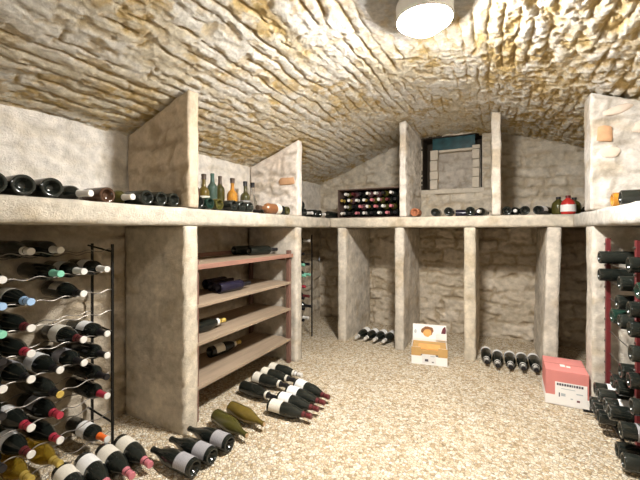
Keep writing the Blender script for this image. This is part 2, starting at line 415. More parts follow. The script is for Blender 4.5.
# gravel floor
Xg, Yg = np.meshgrid(np.linspace(WL-.03, WR+.03, 240), np.linspace(WF-.05, WB+.05, 420), indexing='ij')
hf = .006*fbm(Xg*2, Yg*2, seed=301, oct=3)+.0025*fbm(Xg*28, Yg*28, seed=311, oct=2)-.004
o = link(bpy.data.objects.new('floor', mesh_from('floor', np.stack([Xg, Yg, hf], -1), grid_faces(240, 420), M['floor'], True)))
tag(o, kind='structure')

# rough masonry blocks -------------------------------------------------
CON = (.66, .60, .50)
def rough_block(name, x0, x1, y0, y1, z0, z1, label, cat, seed=1, col=CON, col2=None, amp=.006, res=.024, group=None, top=None, lean=0., rel_=.0035):
    if top is None: top = lambda x: np.full_like(x, z1)
    zt = float(np.max(top(np.array([x0, x1]))))
    n = [max(2, int(round((b-a)/res))+1) for a, b in ((x0, x1), (y0, y1), (z0, zt))]
    idx = {}; V = []; F = []
    def vid(i, jj, k):
        q = (i, jj, k)
        if q not in idx: idx[q] = len(V); V.append(q)
        return idx[q]
    nx, ny, nz = n
    def face(fn, a, b):
        for p in range(a-1):
            for q in range(b-1):
                F.append([vid(*fn(p, q)), vid(*fn(p+1, q)), vid(*fn(p+1, q+1)), vid(*fn(p, q+1))])
    face(lambda p, q: (p, 0, q), nx, nz); face(lambda p, q: (nx-1-p, ny-1, q), nx, nz)
    face(lambda p, q: (0, ny-1-p, q), ny, nz); face(lambda p, q: (nx-1, p, q), ny, nz)
    face(lambda p, q: (p, q, nz-1), nx, ny); face(lambda p, q: (q, p, 0), ny, nx)
    I = np.array(V, float); tnx, tny, tnz = I[:, 0]/(nx-1), I[:, 1]/(ny-1), I[:, 2]/(nz-1)
    X = x0+tnx*(x1-x0); Y = y0+tny*(y1-y0); Z = z0+tnz*(top(X)-z0)
    # worn arrises: pull edge vertices in a little
    ex = (tnx == 0)*1+(tnx == 1)*-1; ey = (tny == 0)*1+(tny == 1)*-1; ez = (tnz == 0)*1+(tnz == 1)*-1
    ne = (ex != 0)*1+(ey != 0)*1+(ez != 0)*1
    wear = np.where(ne >= 2, .002+.004*np.clip(fbm(X*9, Y*9, Z*9, seed=seed+2, oct=2)+.2, 0, 1), 0)
    P = np.stack([X+ex*wear, Y+ey*wear, Z+ez*wear], -1)
    a = amp*(fbm(X*7, Y*7, Z*7, seed=seed, oct=4)); b = amp*(fbm(X*7, Y*7, Z*7, seed=seed+50, oct=4))
    inner = (ez == 0)
    P[:, 0] += np.where(ex != 0, a, 0)-lean*(1-tnz); P[:, 1] += np.where(ey != 0, b, 0); P[:, 2] += np.where((ez != 0), a*.6, 0)
    bx_ = (x1-x0) > (y1-y0); U = X if bx_ else Y
    hh, jj_, r_ = wall_relief(U, Z, seed*7+500, .15, .26, rel_)
    ed = np.minimum(np.minimum(U-(x0 if bx_ else y0), (x1 if bx_ else y1)-U), np.minimum(Z-z0, top(X)-Z))
    big = smooth(.0, .03, ed)*(zt-z0 > .2)
    if bx_: P[:, 1] -= ey*hh*big
    else: P[:, 0] -= ex*hh*big
    c2 = col2 or tuple(v*.82 for v in col)
    t = mixc(col, c2, smooth(-.25, .35, fbm(X*4, Y*4, Z*5, seed=seed+9, oct=4)))
    t = mixc(t, (.46, .36, .23), .55*smooth(.1, .4, fbm(X*6, Y*6, Z*9, seed=seed+19, oct=4)))
    t = mixc(t, tuple(min(1, v*1.18) for v in col), .6*smooth(.1, .35, fbm(X*8, Y*8, Z*8, seed=seed+29, oct=4)))
    t = mixc(t, np.asarray(col)*np.array([.52, .48, .42]), jj_*big*(.75 if rel_ > .005 else .35))
    o = link(bpy.data.objects.new(name, mesh_from(name, P, F, M['concrete'], False, t)))
    return tag(o, label, cat, group)

SZ0, SZ1 = 1.165, 1.265
FX, RX, BY = -1.54, .545, 3.33
ztop = lambda x: zv(x)-.012
rough_block('masonry_shelf', WL+.015, FX, WF+.03, BY, SZ0, SZ1, 'long cream concrete shelf slab running along the left wall', 'shelf', 1, (.55, .50, .415))
rough_block('masonry_shelf', WL+.015, WR-.015, BY, WB-.02, SZ0, SZ1, 'cream concrete shelf slab running across the back wall', 'shelf', 2, (.60, .54, .44))
rough_block('masonry_shelf', RX, WR-.015, WF+.03, BY, SZ0, SZ1, 'white concrete shelf slab along the right wall, above the red rack', 'shelf', 3, (.57, .54, .485))
# lower piers
G1 = 'masonry piers under the shelves'; G2 = 'masonry partitions standing on the shelves'
rough_block('masonry_pier', WL+.015, FX, 1.40, 1.50, -.02, SZ0, 'broad masonry pier under the left shelf, between the wire rack and wooden rack', 'pier', 11, (.60, .53, .42), group=G1)
rough_block('masonry_pier', WL+.015, FX, 2.625, 2.72, -.02, SZ0, 'masonry pier under the left shelf, at the far end of the wooden rack', 'pier', 12, (.64, .585, .50), group=G1)
rough_block('masonry_pier', -1.462, -1.372, BY, WB-.03, -.02, SZ0, 'masonry pier under the back shelf, left of the four floor bottles', 'pier', 13, (.66, .60, .51), group=G1)
rough_block('masonry_pier', -.864, -.777, BY, WB-.03, -.02, SZ0, 'masonry pier under the back shelf, just left of the open white carton', 'pier', 14, (.66, .60, .51), group=G1)
rough_block('masonry_pier', -.245, -.150, BY, WB-.03, -.02, SZ0, 'masonry pier under the back shelf, between open carton and five floor bottles', 'pier', 15, (.64, .57, .45), group=G1)
rough_block('masonry_pier', .375, .474, BY, WB-.03, -.02, SZ0, 'leaning masonry pier under the back shelf, behind the salmon carton', 'pier', 16, (.68, .62, .53), group=G1, lean=.03)
rough_block('masonry_pier', RX, WR-.015, 2.72, 2.90, -.02, SZ0, 'whitish masonry pier under the right shelf, beside salmon carton and red rack', 'pier', 17, (.64, .59, .51), group=G1)
# upper partitions
rough_block('stone_partition', WL+.015, FX+.01, 1.42, 1.495, SZ1, 0, 'nearest stone partition on the left shelf, rising to the vault', 'partition', 21, (.56, .46, .34), res=.013, rel_=.009, top=ztop, amp=.009, group=G2)
p2 = rough_block('stone_partition', WL+.015, FX+.005, 2.645, 2.72, SZ1, 0, 'whitewashed partition with one bare brick, beyond the spirit bottles', 'partition', 22, (.80, .73, .66), (.74, .64, .55), res=.013, rel_=.009, top=ztop, amp=.008, group=G2)
rough_block('stone_partition', -.818, -.755, BY, WB-.03, SZ1, 0, 'partition on the back shelf between bottle crate and walled-up window', 'partition', 23, (.72, .67, .60), res=.013, rel_=.009, top=ztop, amp=.007, group=G2)
rough_block('stone_partition', -.026, .045, BY, WB-.03, SZ1, 0, 'partition on the back shelf right of the walled-up window', 'partition', 24, (.72, .66, .57), res=.013, rel_=.009, top=ztop, amp=.007, group=G2)
p5 = rough_block('stone_partition', RX-.01, WR-.015, 2.72, 2.90, SZ1, 0, 'large whitewashed partition with exposed stones on the right shelf', 'partition', 25, (.66, .63, .58), (.60, .55, .49), res=.013, rel_=.009, top=ztop, amp=.009, group=G2)
def embedded(parent, name, mat, pts, y, th=.012):
    """an irregular stone face standing a little proud of the plaster"""
    b = B(); n = len(pts)
    cx = sum(p[0] for p in pts)/n; cz = sum(p[1] for p in pts)/n
    rings = []
    for sc, yo in ((1.0, .01), (1.0, -th*.25), (.86, -th*.7), (.45, -th)):
        rings.append([b.bm.verts.new((cx+(p[0]-cx)*sc, y+yo, cz+(p[1]-cz)*sc)) for p in pts])
    for A, Q in zip(rings, rings[1:]):
        for k in range(n): b.bm.faces.new((A[k], A[(k+1) % n], Q[(k+1) % n], Q[k]))
    b.bm.faces.new(rings[-1]); b.bm.faces.new(rings[0][::-1])
    return b.obj(name, mat, parent, True, .6)
def blob(cx, cz, rx, rz, tilt=0, n=12, seed=0, sq=1.):
    rr = random.Random(seed); out = []
    for k in range(n):
        a = 2*math.pi*k/n; q = 1+rr.uniform(-.14, .14)
        c, s = math.cos(a), math.sin(a)
        x = math.copysign(abs(c)**sq, c)*rx*q; z = math.copysign(abs(s)**sq, s)*rz*q
        out.append((cx+x*math.cos(tilt)-z*math.sin(tilt), cz+x*math.sin(tilt)+z*math.cos(tilt)))
    return out
embedded(p5, 'exposed_brick', M['brick'], blob(.605, 1.735, .042, .05, .05, 12, 3, .6), 2.722)['label'] = 'orange brick showing through the whitewash'
embedded(p5, 'exposed_stone', M['stone'], blob(.675, 1.875, .075, .028, .25, 14, 4), 2.722)['label'] = 'pinkish lens-shaped stone'
embedded(p5, 'exposed_stone', M['stone'], blob(.80, 1.76, .065, .035, .2, 14, 5), 2.722)['label'] = 'grey pink stone towards the wall'
embedded(p5, 'exposed_stone', M['stone'], blob(.63, 1.62, .05, .035, .0, 14, 6), 2.722, .006)['label'] = 'faint pale stone below the brick'
embedded(p2, 'exposed_brick', M['brick'], blob(-1.655, 1.572, .085, .035, 0, 14, 7, .45), 2.648)['label'] = 'orange brick in the whitewash'

# walled-up window in the back wall
w1 = empty('window_1', (0, 0, 0)); tag(w1, kind='structure')
def rpanel(name, x0, x1, z0, z1, y, seed, ca, cb, row, length, parent):
    nx = int((x1-x0)/.012)+2; nz = int((z1-z0)/.012)+2
    Xg, Zg = np.meshgrid(np.linspace(x0, x1, nx), np.linspace(z0, z1, nz), indexing='ij')
    h, j, r = wall_relief(Xg, Zg, seed, row, length, .014)
    t = mixc(mixc(ca, cb, r), (.40, .34, .27), j*.7)
    return link(bpy.data.objects.new(name, mesh_from(name, np.stack([Xg, y-h, Zg], -1), grid_faces(nx, nz), M['wall'], True, t)), parent)
rpanel('stone_infill', -.66, -.14, 1.58, 2.04, WB+.10, 400, (.52, .47, .41), (.62, .57, .50), .13, .20, w1)
B().box((HX0-.02, WB+.0, HZ0-.05), (HX1+.02, WB+.32, HZ0), .004).obj('sill', M['jamb'], w1)
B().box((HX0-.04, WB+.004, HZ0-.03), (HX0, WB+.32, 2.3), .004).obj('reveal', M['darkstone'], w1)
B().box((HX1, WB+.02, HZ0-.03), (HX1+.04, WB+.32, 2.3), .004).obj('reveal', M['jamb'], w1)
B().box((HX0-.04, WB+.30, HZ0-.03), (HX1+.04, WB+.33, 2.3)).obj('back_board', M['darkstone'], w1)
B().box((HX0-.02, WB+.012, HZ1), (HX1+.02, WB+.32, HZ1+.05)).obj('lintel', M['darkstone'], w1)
B().box((HX0+.10, WB+.05, 2.03), (HX1-.07, WB+.058, HZ1+.012)).obj('pane', M['teal'], w1)['label'] = 'dark teal pane above the stone infill'
B().box((HX0+.17, WB+.02, 2.02), (HX1-.07, WB+.30, 2.045), .004).obj('ledge', M['jamb'], w1)
for jx0, jx1, zt in ((-.665, -.582, 2.05), (-.222, -.148, 2.07)):
    b = B(); z = HZ0; rr = random.Random(int(jx0*1000))
    while z < zt-.03:
        hh = min(rr.uniform(.09, .13), zt-z)
        b.box((jx0+rr.uniform(-.004, .004), WB-.006+rr.uniform(-.004, .004), z+.003), (jx1+rr.uniform(-.004, .004), WB+.16, z+hh-.003), .008); z += hh
    b.obj('stone_jamb', M['jamb'], w1)

# ------------------------------------------------------------ ceiling lamp and added rear fill
def bulkhead(x, y, z, mat, label, r=.112):
    t = empty('ceiling_lamp', (x, y, z)); tag(t, label, 'lamp', None)
    B().lathe([(0, .05), (r+.012, .05), (r+.018, .045), (r+.018, -.026), (r+.013, -.030), (r+.004, -.004), (r-.004, .0), (0, .0)], 40).obj('lamp_base', M['lampcase'], t, True, .6)  # down-turned rim added to the base to hold lamp light off the ceiling
    B().lathe([(r, .0)]+[(r*math.cos(a), -.088*math.sin(a)) for a in [math.pi/2*k/10 for k in range(1, 10)]]+[(0, -.088)], 40).obj('lamp_shade', mat, t, True)
    return t
bulkhead(lamp_x-.01, lamp_y+.11, 2.145, M['glow_main'], 'round white glass lamp glowing on the vaulted ceiling')
bulkhead(-.35, -.9, 2.150, M['glow_fill'], 'unseen round fill lamp added behind the viewpoint to brighten the cellar')  # added fill light behind the camera, out of view, lifts the whole room

# ------------------------------------------------------------ bottles
PROF = dict(
    bordeaux=dict(R=.0375, zl=(.055, .145), prof=[(.0375, .006), (.0385, .19), (.0365, .205), (.030, .218), (.021, .229), (.0158, .24), (.0135, .26), (.0130, .290), (.0142, .292), (.0142, .302), (.0125, .304), (0, .304)], cap=(.240, .306, .0138)),
    burgundy=dict(R=.041, zl=(.035, .115), prof=[(.040, .006), (.0415, .145), (.0395, .165), (.034, .19), (.027, .212), (.0205, .232), (.0160, .25), (.0138, .275), (.0135, .285), (.0148, .287), (.0148, .296), (.0130, .298), (0, .298)], cap=(.242, .300, .0142)),
    spirit=dict(R=.042, zl=(.05, .125), prof=[(.041, .006), (.043, .03), (.043, .15), (.040, .168), (.030, .183), (.018, .195), (.0145, .21), (.0142, .255), (.017, .257), (.017, .285), (.0155, .288), (0, .288)], cap=(.250, .290, .0175)),
    decanter=dict(R=.05, zl=(.05, .1), prof=[(.046, .006), (.052, .03), (.05, .09), (.035, .14), (.020, .17), (.0155, .20), (.0165, .24), (.024, .256), (.021, .256), (.0135, .24), (.013, .2), (0, .199)], cap=(.256, .30, .018)),
    squat=dict(R=.05, zl=(.03, .085), prof=[(.048, .005), (.052, .02), (.052, .075), (.046, .10), (.032, .118), (.02, .126), (.016, .133), (.016, .15), (0, .15)], cap=(.134, .153, .0172)),
)
for k in PROF.values():
    R = k['prof'][0][0]
    k['prof'] = [(0, .026), (R*.3, .023), (R*.66, .006), (R*.70, .0015), (R*.78, 0), (R*.88, 0), (R*.97, .0025)]+k['prof']
_mc = {}
def cached(key, fn):
    if key not in _mc: _mc[key] = fn()
    return _mc[key]
def bottle(base, d, label, group=None, kind='bordeaux', glass='glass', cap=None, paperm=None, tip=None, roll=0., name='wine_bottle', cat='bottle', lz=None, neck_label=None, up=None, tl=.004):
    """base: centre of the bottle's bottom; d: direction of its axis towards the neck"""
    p = PROF[kind]; t = empty(name, base); tag(t, label, cat, group)
    zax = Vector(d).normalized(); u = Vector((0, 0, 1)) if abs(zax.z) < .95 else Vector(up or (1, 0, 0))
    xax = (u-zax*u.dot(zax)).normalized(); xax = Matrix.Rotation(roll, 3, zax) @ xax; yax = zax.cross(xax)
    t.rotation_euler = Matrix((xax, yax, zax)).transposed().to_euler()
    link(bpy.data.objects.new('glass_body', cached((kind, glass), lambda: B().lathe(p['prof'], 22).mesh('glass_body', M[glass], True, .55))), t)
    if paperm:
        z0, z1 = lz or p['zl']; Rm = max(r for r, z in p['prof'] if z < .16)
        link(bpy.data.objects.new('label', cached((kind, paperm, z0, z1, 'l'), lambda: B().arc_shell(Rm+.0006, z0, z1, 1.75).mesh('label', M[paperm], True, .6))), t)
    if neck_label:
        link(bpy.data.objects.new('neck_band', cached((kind, neck_label, 'n'), lambda: B().arc_shell(.0205 if kind != 'burgundy' else .0245, .222, .240, 2.9).mesh('neck_band', M[neck_label], True, .6))), t)
    z0, z1, rc = p['cap']
    if cap:
        pr = [(rc+.0012, z0), (rc+.0006, z0+.02), (rc+.0006, z1-.016), (rc+.0018, z1-.013), (rc+.0018, z1-.002), (rc+.0006, z1+.0008), (0, z1+.0008)]
        if kind in ('bordeaux', 'burgundy'): pr[0] = (rc+(.0035 if kind == 'bordeaux' else .0045), z0-.002)
        c = link(bpy.data.objects.new('capsule', cached((kind, cap, 'c'), lambda: B().lathe(pr, 16).mesh('capsule', M[cap], True, .7))), t)
        if tip:
            link(bpy.data.objects.new('capsule_top', cached((kind, tip, tl, 't'), lambda: B().lathe([(rc+.0022, z1-tl), (rc+.0022, z1+.001), (rc+.0008, z1+.0026), (0, z1+.0026)], 16).mesh('capsule_top', M[tip], True, .7))), c)
    else:
        link(bpy.data.objects.new('cork', cached((kind, 'k'), lambda: B().lathe([(rc*.7, z1-.004), (rc*.7, z1+.003), (0, z1+.004)], 14).mesh('cork', M['cork'], True, .7))), t)
    return t
ORD = ['first', 'second', 'third', 'fourth', 'fifth', 'sixth', 'seventh', 'eighth', 'ninth', 'tenth', 'eleventh', 'twelfth']
CAPWORD = dict(cap_red='red-capped', cap_dred='dark red-capped', cap_pink='rose-capped', cap_orange='orange-capped', cap_black='black-capped', cap_white='white-capped', cap_green='green-capped', cap_blue='blue-capped', cap_gold='gold-capped')

# ------------------------------------------------------------ left wire rack and its bottles
COL = [.677, .775, .885, .985, 1.095]
ROW = [1.05, .943, .837, .726, .619, .510, .401, .306, .194, .088]
rk = empty('metal_wine_rack', (-1.9, .6, 0)); tag(rk, 'black iron and wire wine rack against the left wall, nearest the viewer', 'wine rack')
RO = Vector((-1.9, .6, 0))
def rel(*p): return tuple(Vector(p)-RO)
for x, y in ((-1.815, 1.168), (-2.03, 1.19), (-1.815, .06), (-2.03, .06)):
    B().box(rel(x-.004, y-.006, -.01), rel(x+.004, y+.006, 1.065)).obj('upright', M['black'], rk)
for z in (.14, .62, 1.045):
    for y in (1.168, .06):
        B().tube([rel(-1.815, y, z-.02), rel(-2.03, y, z+.01)], .005).obj('crossbar', M['black'], rk)
for z in ROW:
    for x, dz, am in ((-1.815, -.0215, .012), (-2.0, -.0455, .012)):
        pts = []
        for k in range(141):
            y = .06+1.108*k/140
            ph = 2*math.pi*(y-.677)/.1048
            pts.append(rel(x, y, z+dz+am*(1-math.cos(ph))*.5))
        B().tube(pts, .0024, 6).obj('wire', M['wire'], rk)
LR = [  # row, column, capsule, capsule tip, paper, glass, kind
    (0, 1, 'cap_white', None, None, 'glass', 'burgundy'), (0, 2, 'cap_white', None, None, 'glass', 'bordeaux'),
    (1, 0, 'cap_white', None, None, 'glass', 'bordeaux'), (1, 2, 'cap_green', None, None, 'glass', 'bordeaux'), (1, 3, 'cap_white', None, 'label_white', 'glass', 'bordeaux'), (1, 4, 'cap_white', None, 'label_white', 'glass', 'bordeaux'),
    (2, 0, 'cap_blue', None, None, 'glass', 'bordeaux'), (2, 1, 'cap_blue', None, 'label', 'glass', 'burgundy'), (2, 3, 'cap_black', 'cap_white', 'label', 'glass', 'burgundy'),
    (3, 0, 'cap_green', None, None, 'glass', 'bordeaux'), (3, 1, 'cap_dred', 'cap_white', None, 'glass', 'burgundy'),
    (4, 0, 'cap_black', None, None, 'glass', 'bordeaux'), (4, 1, 'cap_red', 'cap_white', None, 'glass', 'burgundy'), (4, 3, 'cap_dred', 'cap_white', 'label', 'glass', 'burgundy'), (4, 4, 'cap_black', 'cap_white', 'label_white', 'glass', 'bordeaux'),
    (5, 0, 'cap_black', 'cap_white', None, 'glass', 'bordeaux'), (5, 1, 'cap_black', 'cap_white', 'label_grey', 'glass', 'burgundy'), (5, 2, 'cap_black', 'cap_white', 'label_white', 'glass', 'burgundy'), (5, 3, 'cap_black', 'cap_white', 'label_grey', 'glass', 'bordeaux'), (5, 4, 'cap_black', 'cap_white', None, 'glass', 'bordeaux'),
    (6, 0, 'cap_black', None, None, 'glass', 'bordeaux'), (6, 2, 'cap_black', 'cap_gold', None, 'dusty', 'burgundy'), (6, 4, 'cap_black', None, None, 'glass', 'bordeaux'),
    (7, 1, 'cap_red', 'cap_white', 'label_white', 'glass', 'burgundy'), (7, 2, 'cap_red', None, 'label_grey', 'glass', 'burgundy'), (7, 4, 'cap_red', 'cap_white', None, 'glass', 'bordeaux'),
    (8, 0, 'cap_black', None, None, 'glass', 'bordeaux'), (8, 1, 'cap_dred', 'cap_white', 'label_white', 'glass', 'burgundy'), (8, 2, 'cap_red', 'cap_white', None, 'glass', 'burgundy'),
    (9, 0, 'cap_gold', None, None, 'olivebright', 'bordeaux'), (9, 1, 'cap_gold', None, None, 'golden', 'burgundy'), (9, 2, 'cap_gold', None, None, 'golden', 'burgundy'), (9, 4, 'cap_orange', 'cap_white', 'label_white', 'glass', 'bordeaux'),
]
cnt = {}
for r, c, cp, tip, pp, gl, kd in LR:
    cnt[r] = cnt.get(r, 0)+1
    gw = {'golden': 'golden', 'olivebright': 'olive gold', 'dusty': 'dusty'}.get(gl, 'dark')
    lb = f'{CAPWORD[cp]} {gw} bottle in the black wire rack, {ORD[r]} row down, {ORD[cnt[r]-1]} from left'
    bottle((-2.048, COL[c], ROW[r]+.004), (1, 0, -.014), lb, 'bottles in the black wire rack', kd, gl, cp, pp, tip, roll=random.uniform(-.5, .9), lz=(.10, .165) if pp and kd == 'bordeaux' else ((.075, .145) if pp else None))

# ------------------------------------------------------------ wooden rack
RY0, RY1, RX0, RX1 = 1.515, 2.61, -2.02, -1.585
wr = empty('wooden_shelf_rack', (-1.8, 2.06, 0)); tag(wr, 'weathered wooden shelf rack with red-brown posts under the left shelf', 'rack')
RO = Vector((-1.8, 2.06, 0))
for x in (RX0, RX1-.03):
    for y in (RY0, RY1-.035):
        B().box(rel(x, y, -.01), rel(x+.03, y+.035, .965), .003).obj('post', M['woodz'], wr)
for z in (.93, .695, .468, .205):
    sh = B().box(rel(RX0+.032, RY0+.004, z-.022), rel(RX1+.004, RY1-.004, z), .003).obj('shelf_board', M['wood'], wr)
    for y in (RY0+.037, RY1-.06):
        B().box(rel(RX0+.032, y, z-.05), rel(RX1-.034, y+.02, z-.0225)).obj('bearer', M['woodz'], sh)
B().box(rel(RX1+.0045, RY0, .905), rel(RX1+.022, RY1, .935), .003).obj('front_rail', M['woodr'], wr)
B().box(rel(RX0+.002, RY0+.036, .935), rel(RX0+.03, RY1-.036, .965), .003).obj('rear_rail', M['woodr'], wr)
def zr(z, R): return z+R+.001
GW = 'bottles on the wooden rack'
bottle((-1.80, 2.30, zr(.93, .0385)), (.25, 1, 0), 'dark bottle on the top board of the wooden rack, neck pointing to the pier', GW, cap='cap_black')
bottle((-1.94, 2.28, zr(.93, .0385)), (.2, 1, 0), 'dark bottle behind another on the top board of the wooden rack', GW, cap='cap_black')
bottle((-1.72, 1.86, zr(.695, .0385)), (.12, 1, 0), 'navy-wrapped bottle at the front of the second rack board', GW, glass='navy', cap='cap_black')
bottle((-1.83, 1.90, zr(.695, .0385)), (.05, 1, 0), 'navy-wrapped bottle in the middle of the second rack board', GW, glass='navy', cap='cap_black', neck_label='label_white')
bottle((-1.93, 1.95, zr(.695, .0385)), (.0, 1, 0), 'navy-wrapped bottle at the back of the second rack board', GW, glass='navy', cap='cap_black')
bottle((-1.74, 1.60, zr(.468, .0415)), (.15, 1, 0), 'dark bottle with gold neck foil on the third rack board', GW, 'burgundy', cap='cap_gold', neck_label='label_white')
bottle((-1.86, 1.92, zr(.205, .0415)), (.12, 1, 0), 'pale-labelled dark bottle on the lowest rack board', GW, 'burgundy', cap='cap_gold', neck_label='label', paperm='label')

# ------------------------------------------------------------ bottles on the gravel
ze = .0385; zb = .0425
g = 'labelled bottles on the gravel beside the wire rack'
for i, (x, y, sfx) in enumerate(((-1.735, 1.158, 'farthest of the four'), (-1.742, 1.072, 'second farthest of the four'), (-1.755, .986, 'second nearest of the four'), (-1.765, .897, 'nearest of the four'))):
    bottle((x, y, .0425), (1, -.17, 0), f'big dusty bottle with cream label and rose cap on gravel, {sfx}', g, 'burgundy', 'dusty', 'cap_pink', 'label' if i != 2 else 'label_white', roll=-.25, lz=(.035, .122), name='wine_bottle')
g = 'grey-labelled bottles lying base towards the viewer on gravel'
for x, y, sfx in ((-1.235, 1.183, 'nearest'), (-1.225, 1.285, 'middle'), (-1.215, 1.398, 'farthest')):
    bottle((x, y, .0425), (-1, .03, 0), f'grey-labelled dark bottle lying base outwards on gravel, {sfx} of three', g, 'burgundy', 'glass', None, 'label_grey', roll=.15, lz=(.02, .10))
g = 'unlabelled olive bottles on the gravel by the pier'
bottle((-1.475, 1.578, .0425), (1, -.28, 0), 'dark olive unlabelled bottle on gravel, nearer of two', g, 'burgundy', 'olive', None, roll=.2)
bottle((-1.46, 1.692, .0425), (1, -.22, 0), 'amber olive unlabelled bottle on gravel, farther of two', g, 'burgundy', 'olivebright', None, roll=.2)
g = 'two rows of bottles on the gravel before the wooden rack'
bottle((-1.585, 1.955, .0425), (1, -.13, 0), 'unlabelled dark bottle at near end of the rack-side floor row', g, 'burgundy', 'glass', 'cap_black', None, neck_label='label', roll=.1)
for i, (y, sfx) in enumerate(((2.115, 'second'), (2.215, 'third'), (2.318, 'fourth'))):
    bottle((-1.605, y, .0425), (1, -.05, 0), f'cream-labelled bottle in the rack-side floor row, {sfx} from the viewer', g, 'burgundy', 'dusty', 'cap_black' if i < 2 else 'cap_white', 'label', neck_label='label', roll=.1, lz=(.012, .075))
for i, (y, dy, sfx) in enumerate(((1.822, -.01, 'nearest'), (1.928, -.06, 'second'), (2.035, -.12, 'third'), (2.155, -.26, 'farthest'))):
    bottle((-1.265, y, .0425), (1, dy, 0), f'white-labelled dark bottle with dark red cap, {sfx} in the outer floor row', g, 'burgundy', 'dusty', 'cap_dred', 'label_white' if i else 'label', roll=.1, lz=(.02, .10))
g = 'bottles on the gravel in the left back bay'
for i, (x, sfx) in enumerate(((-1.275, 'leftmost'), (-1.180, 'second from left'), (-1.085, 'third from left'), (-.99, 'rightmost'))):
    bottle((x+.03, 3.66, .0425), (-.08, -1, .0), f'dark bottle with pale neck on gravel in left back bay, {sfx}', g, 'burgundy', 'glass', 'cap_white', 'label_white', roll=.5, lz=(.02, .1))
g = 'bottles on the gravel in the right back bay'
for i, (x, sfx) in enumerate(((-.075, 'leftmost'), (.019, 'second from left'), (.113, 'middle'), (.203, 'second from right'), (.291, 'rightmost'))):
    bottle((x, 3.46+.012*(i if i else 5), .0425), (.05 if i == 0 else .0, -1, 0), f'black-capped bottle with white neck band in right back bay, {sfx} of five', g, 'burgundy', 'glass', 'cap_white', 'label_white', 'cap_black', neck_label='cap_white', roll=0, lz=(.006, .05), tl=.015)

# ------------------------------------------------------------ cartons
def panel(a, b, name, mat, parent, bev=.0012): return B().box(a, b, bev).obj(name, mat, parent)
bx = empty('wine_carton', (-.640, 3.032, .0), .158); tag(bx, 'open white and mustard wine carton on gravel against a back pier', 'carton')
Wd, Dp, Hh, T = .29, .27, .145, .004
b = B(); b.box((0, 0, 0), (Wd, T, .075)); b.box((0, 0, .075), (.075, T, Hh)); b.box((Wd-.07, 0, .075), (Wd, T, Hh))
b.box((0, T, 0), (T, Dp-T, Hh)); b.box((Wd-T, T, 0), (Wd, Dp-T, Hh)); b.box((0, Dp-T, 0), (Wd, Dp, Hh)); b.box((T, T, 0), (Wd-T, Dp-T, T))
b.obj('carton_body', M['card_white'], bx)
panel((-.0008, -.0015, .072), (.078, -.0002, Hh), 'mustard_panel', M['card_yellow'], bx, 0)
panel((Wd-.073, -.0015, .072), (Wd+.0008, -.0002, Hh), 'mustard_panel', M['card_yellow'], bx, 0)
panel((Wd+.0002, -.001, .02), (Wd+.0015, Dp, Hh), 'mustard_panel', M['card_yellow'], bx, 0)
panel((T+.001, T+.001, .085), (Wd-T-.001, Dp-T-.001, .12), 'inner_tray', M['card_yellow'], bx, .002)
panel((.055, .03, .1205), (.235, .16, .128), 'tray_insert', M['print_orange'], bx, .002)
panel((.088, -.0012, .012), (.2, -.0001, .088), 'shipping_label', M['label_white'], bx, 0)
panel((.11, -.002, .028), (.138, -.0013, .048), 'print_mark', M['print_dark'], bx, 0)
panel((.166, -.002, .022), (.182, -.0013, .030), 'print_mark', M['print_dark'], bx, 0)
panel((.155, -.002, .070), (.19, -.0013, .078), 'print_mark', M['print_grey'], bx, 0)
fl = panel((-.002, Dp+.0005, Hh-.02), (Wd+.002, Dp+.005, .268), 'lid_flap', M['card_white'], bx)
fl.location = (0, Dp, Hh-.02); fl.data.transform(Matrix.Translation((0, -Dp, -(Hh-.02)))); fl.rotation_euler = (-.22, 0, 0)
fl2 = B(); fl2.box((Wd-.085, Dp-.02, Hh-.005), (Wd+.004, Dp-.012, .20), .001); fl2.obj('side_flap', M['card_white'], bx)
def disc_print(pts, y, name, mat, parent):
    b = B(); A = [b.bm.verts.new((p[0], y, p[1])) for p in pts]; Q = [b.bm.verts.new((p[0], y+.0008, p[1])) for p in pts]
    n = len(pts); b.bm.faces.new(A); b.bm.faces.new(Q[::-1])
    for k in range(n): b.bm.faces.new((A[k], Q[k], Q[(k+1) % n], A[(k+1) % n]))
    return b.obj(name, mat, parent)
disc_print(blob(.128, .085, .055, .040, 0, 16, 11), -.0012, 'printed_picture', M['print_brown'], fl)
disc_print(blob(.128, .068, .036, .036, 0, 14, 12), -.0024, 'printed_picture', M['print_orange'], fl)
disc_print(blob(.268, .075, .020, .056, -.15, 14, 13), -.0012, 'printed_picture', M['print_plum'], fl)
disc_print(blob(.022, .075, .012, .018, 0, 10, 14), -.0012, 'printed_picture', M['print_grey'], fl)

rb = empty('wine_carton', (.300, 2.742, 0), -.035); tag(rb, 'closed salmon-red wine carton with white label beside the right pier', 'carton')
Wd, Dp, Hh = .232, .285, .222
B().box((0, 0, 0), (Wd, Dp, Hh), .003).obj('carton_body', M['card_red'], rb)
panel((-.0008, -.0012, .0), (Wd+.0008, -.0001, .062), 'white_band', M['card_white'], rb, 0)
panel((-.0012, .0, .0), (-.0001, Dp, .062), 'white_band', M['card_white'], rb, 0)
lb = panel((.052, -.0024, .006), (.222, -.0013, .15), 'shipping_label', M['card_white'], rb, 0)
x = .062; rr = random.Random(5)
while x < .205:
    ww = rr.uniform(.006, .011)
    panel((x, -.0031, .128), (x+ww, -.0025, .143), 'printed_letter', M['print_dark'], lb, 0); x += ww+.0035
for a, c, m in (((.072, .055), (.078, .082), 'print_dark'), ((.084, .062), (.108, .080), 'print_grey'), ((.168, .038), (.184, .050), 'print_plum'), ((.135, .048), (.148, .056), 'print_grey'), ((.165, .085), (.20, .092), 'print_grey'), ((.085, .108), (.16, .112), 'print_grey')):
    panel((a[0], -.0031, a[1]), (c[0], -.0025, c[1]), 'print_mark', M[m], lb, 0)
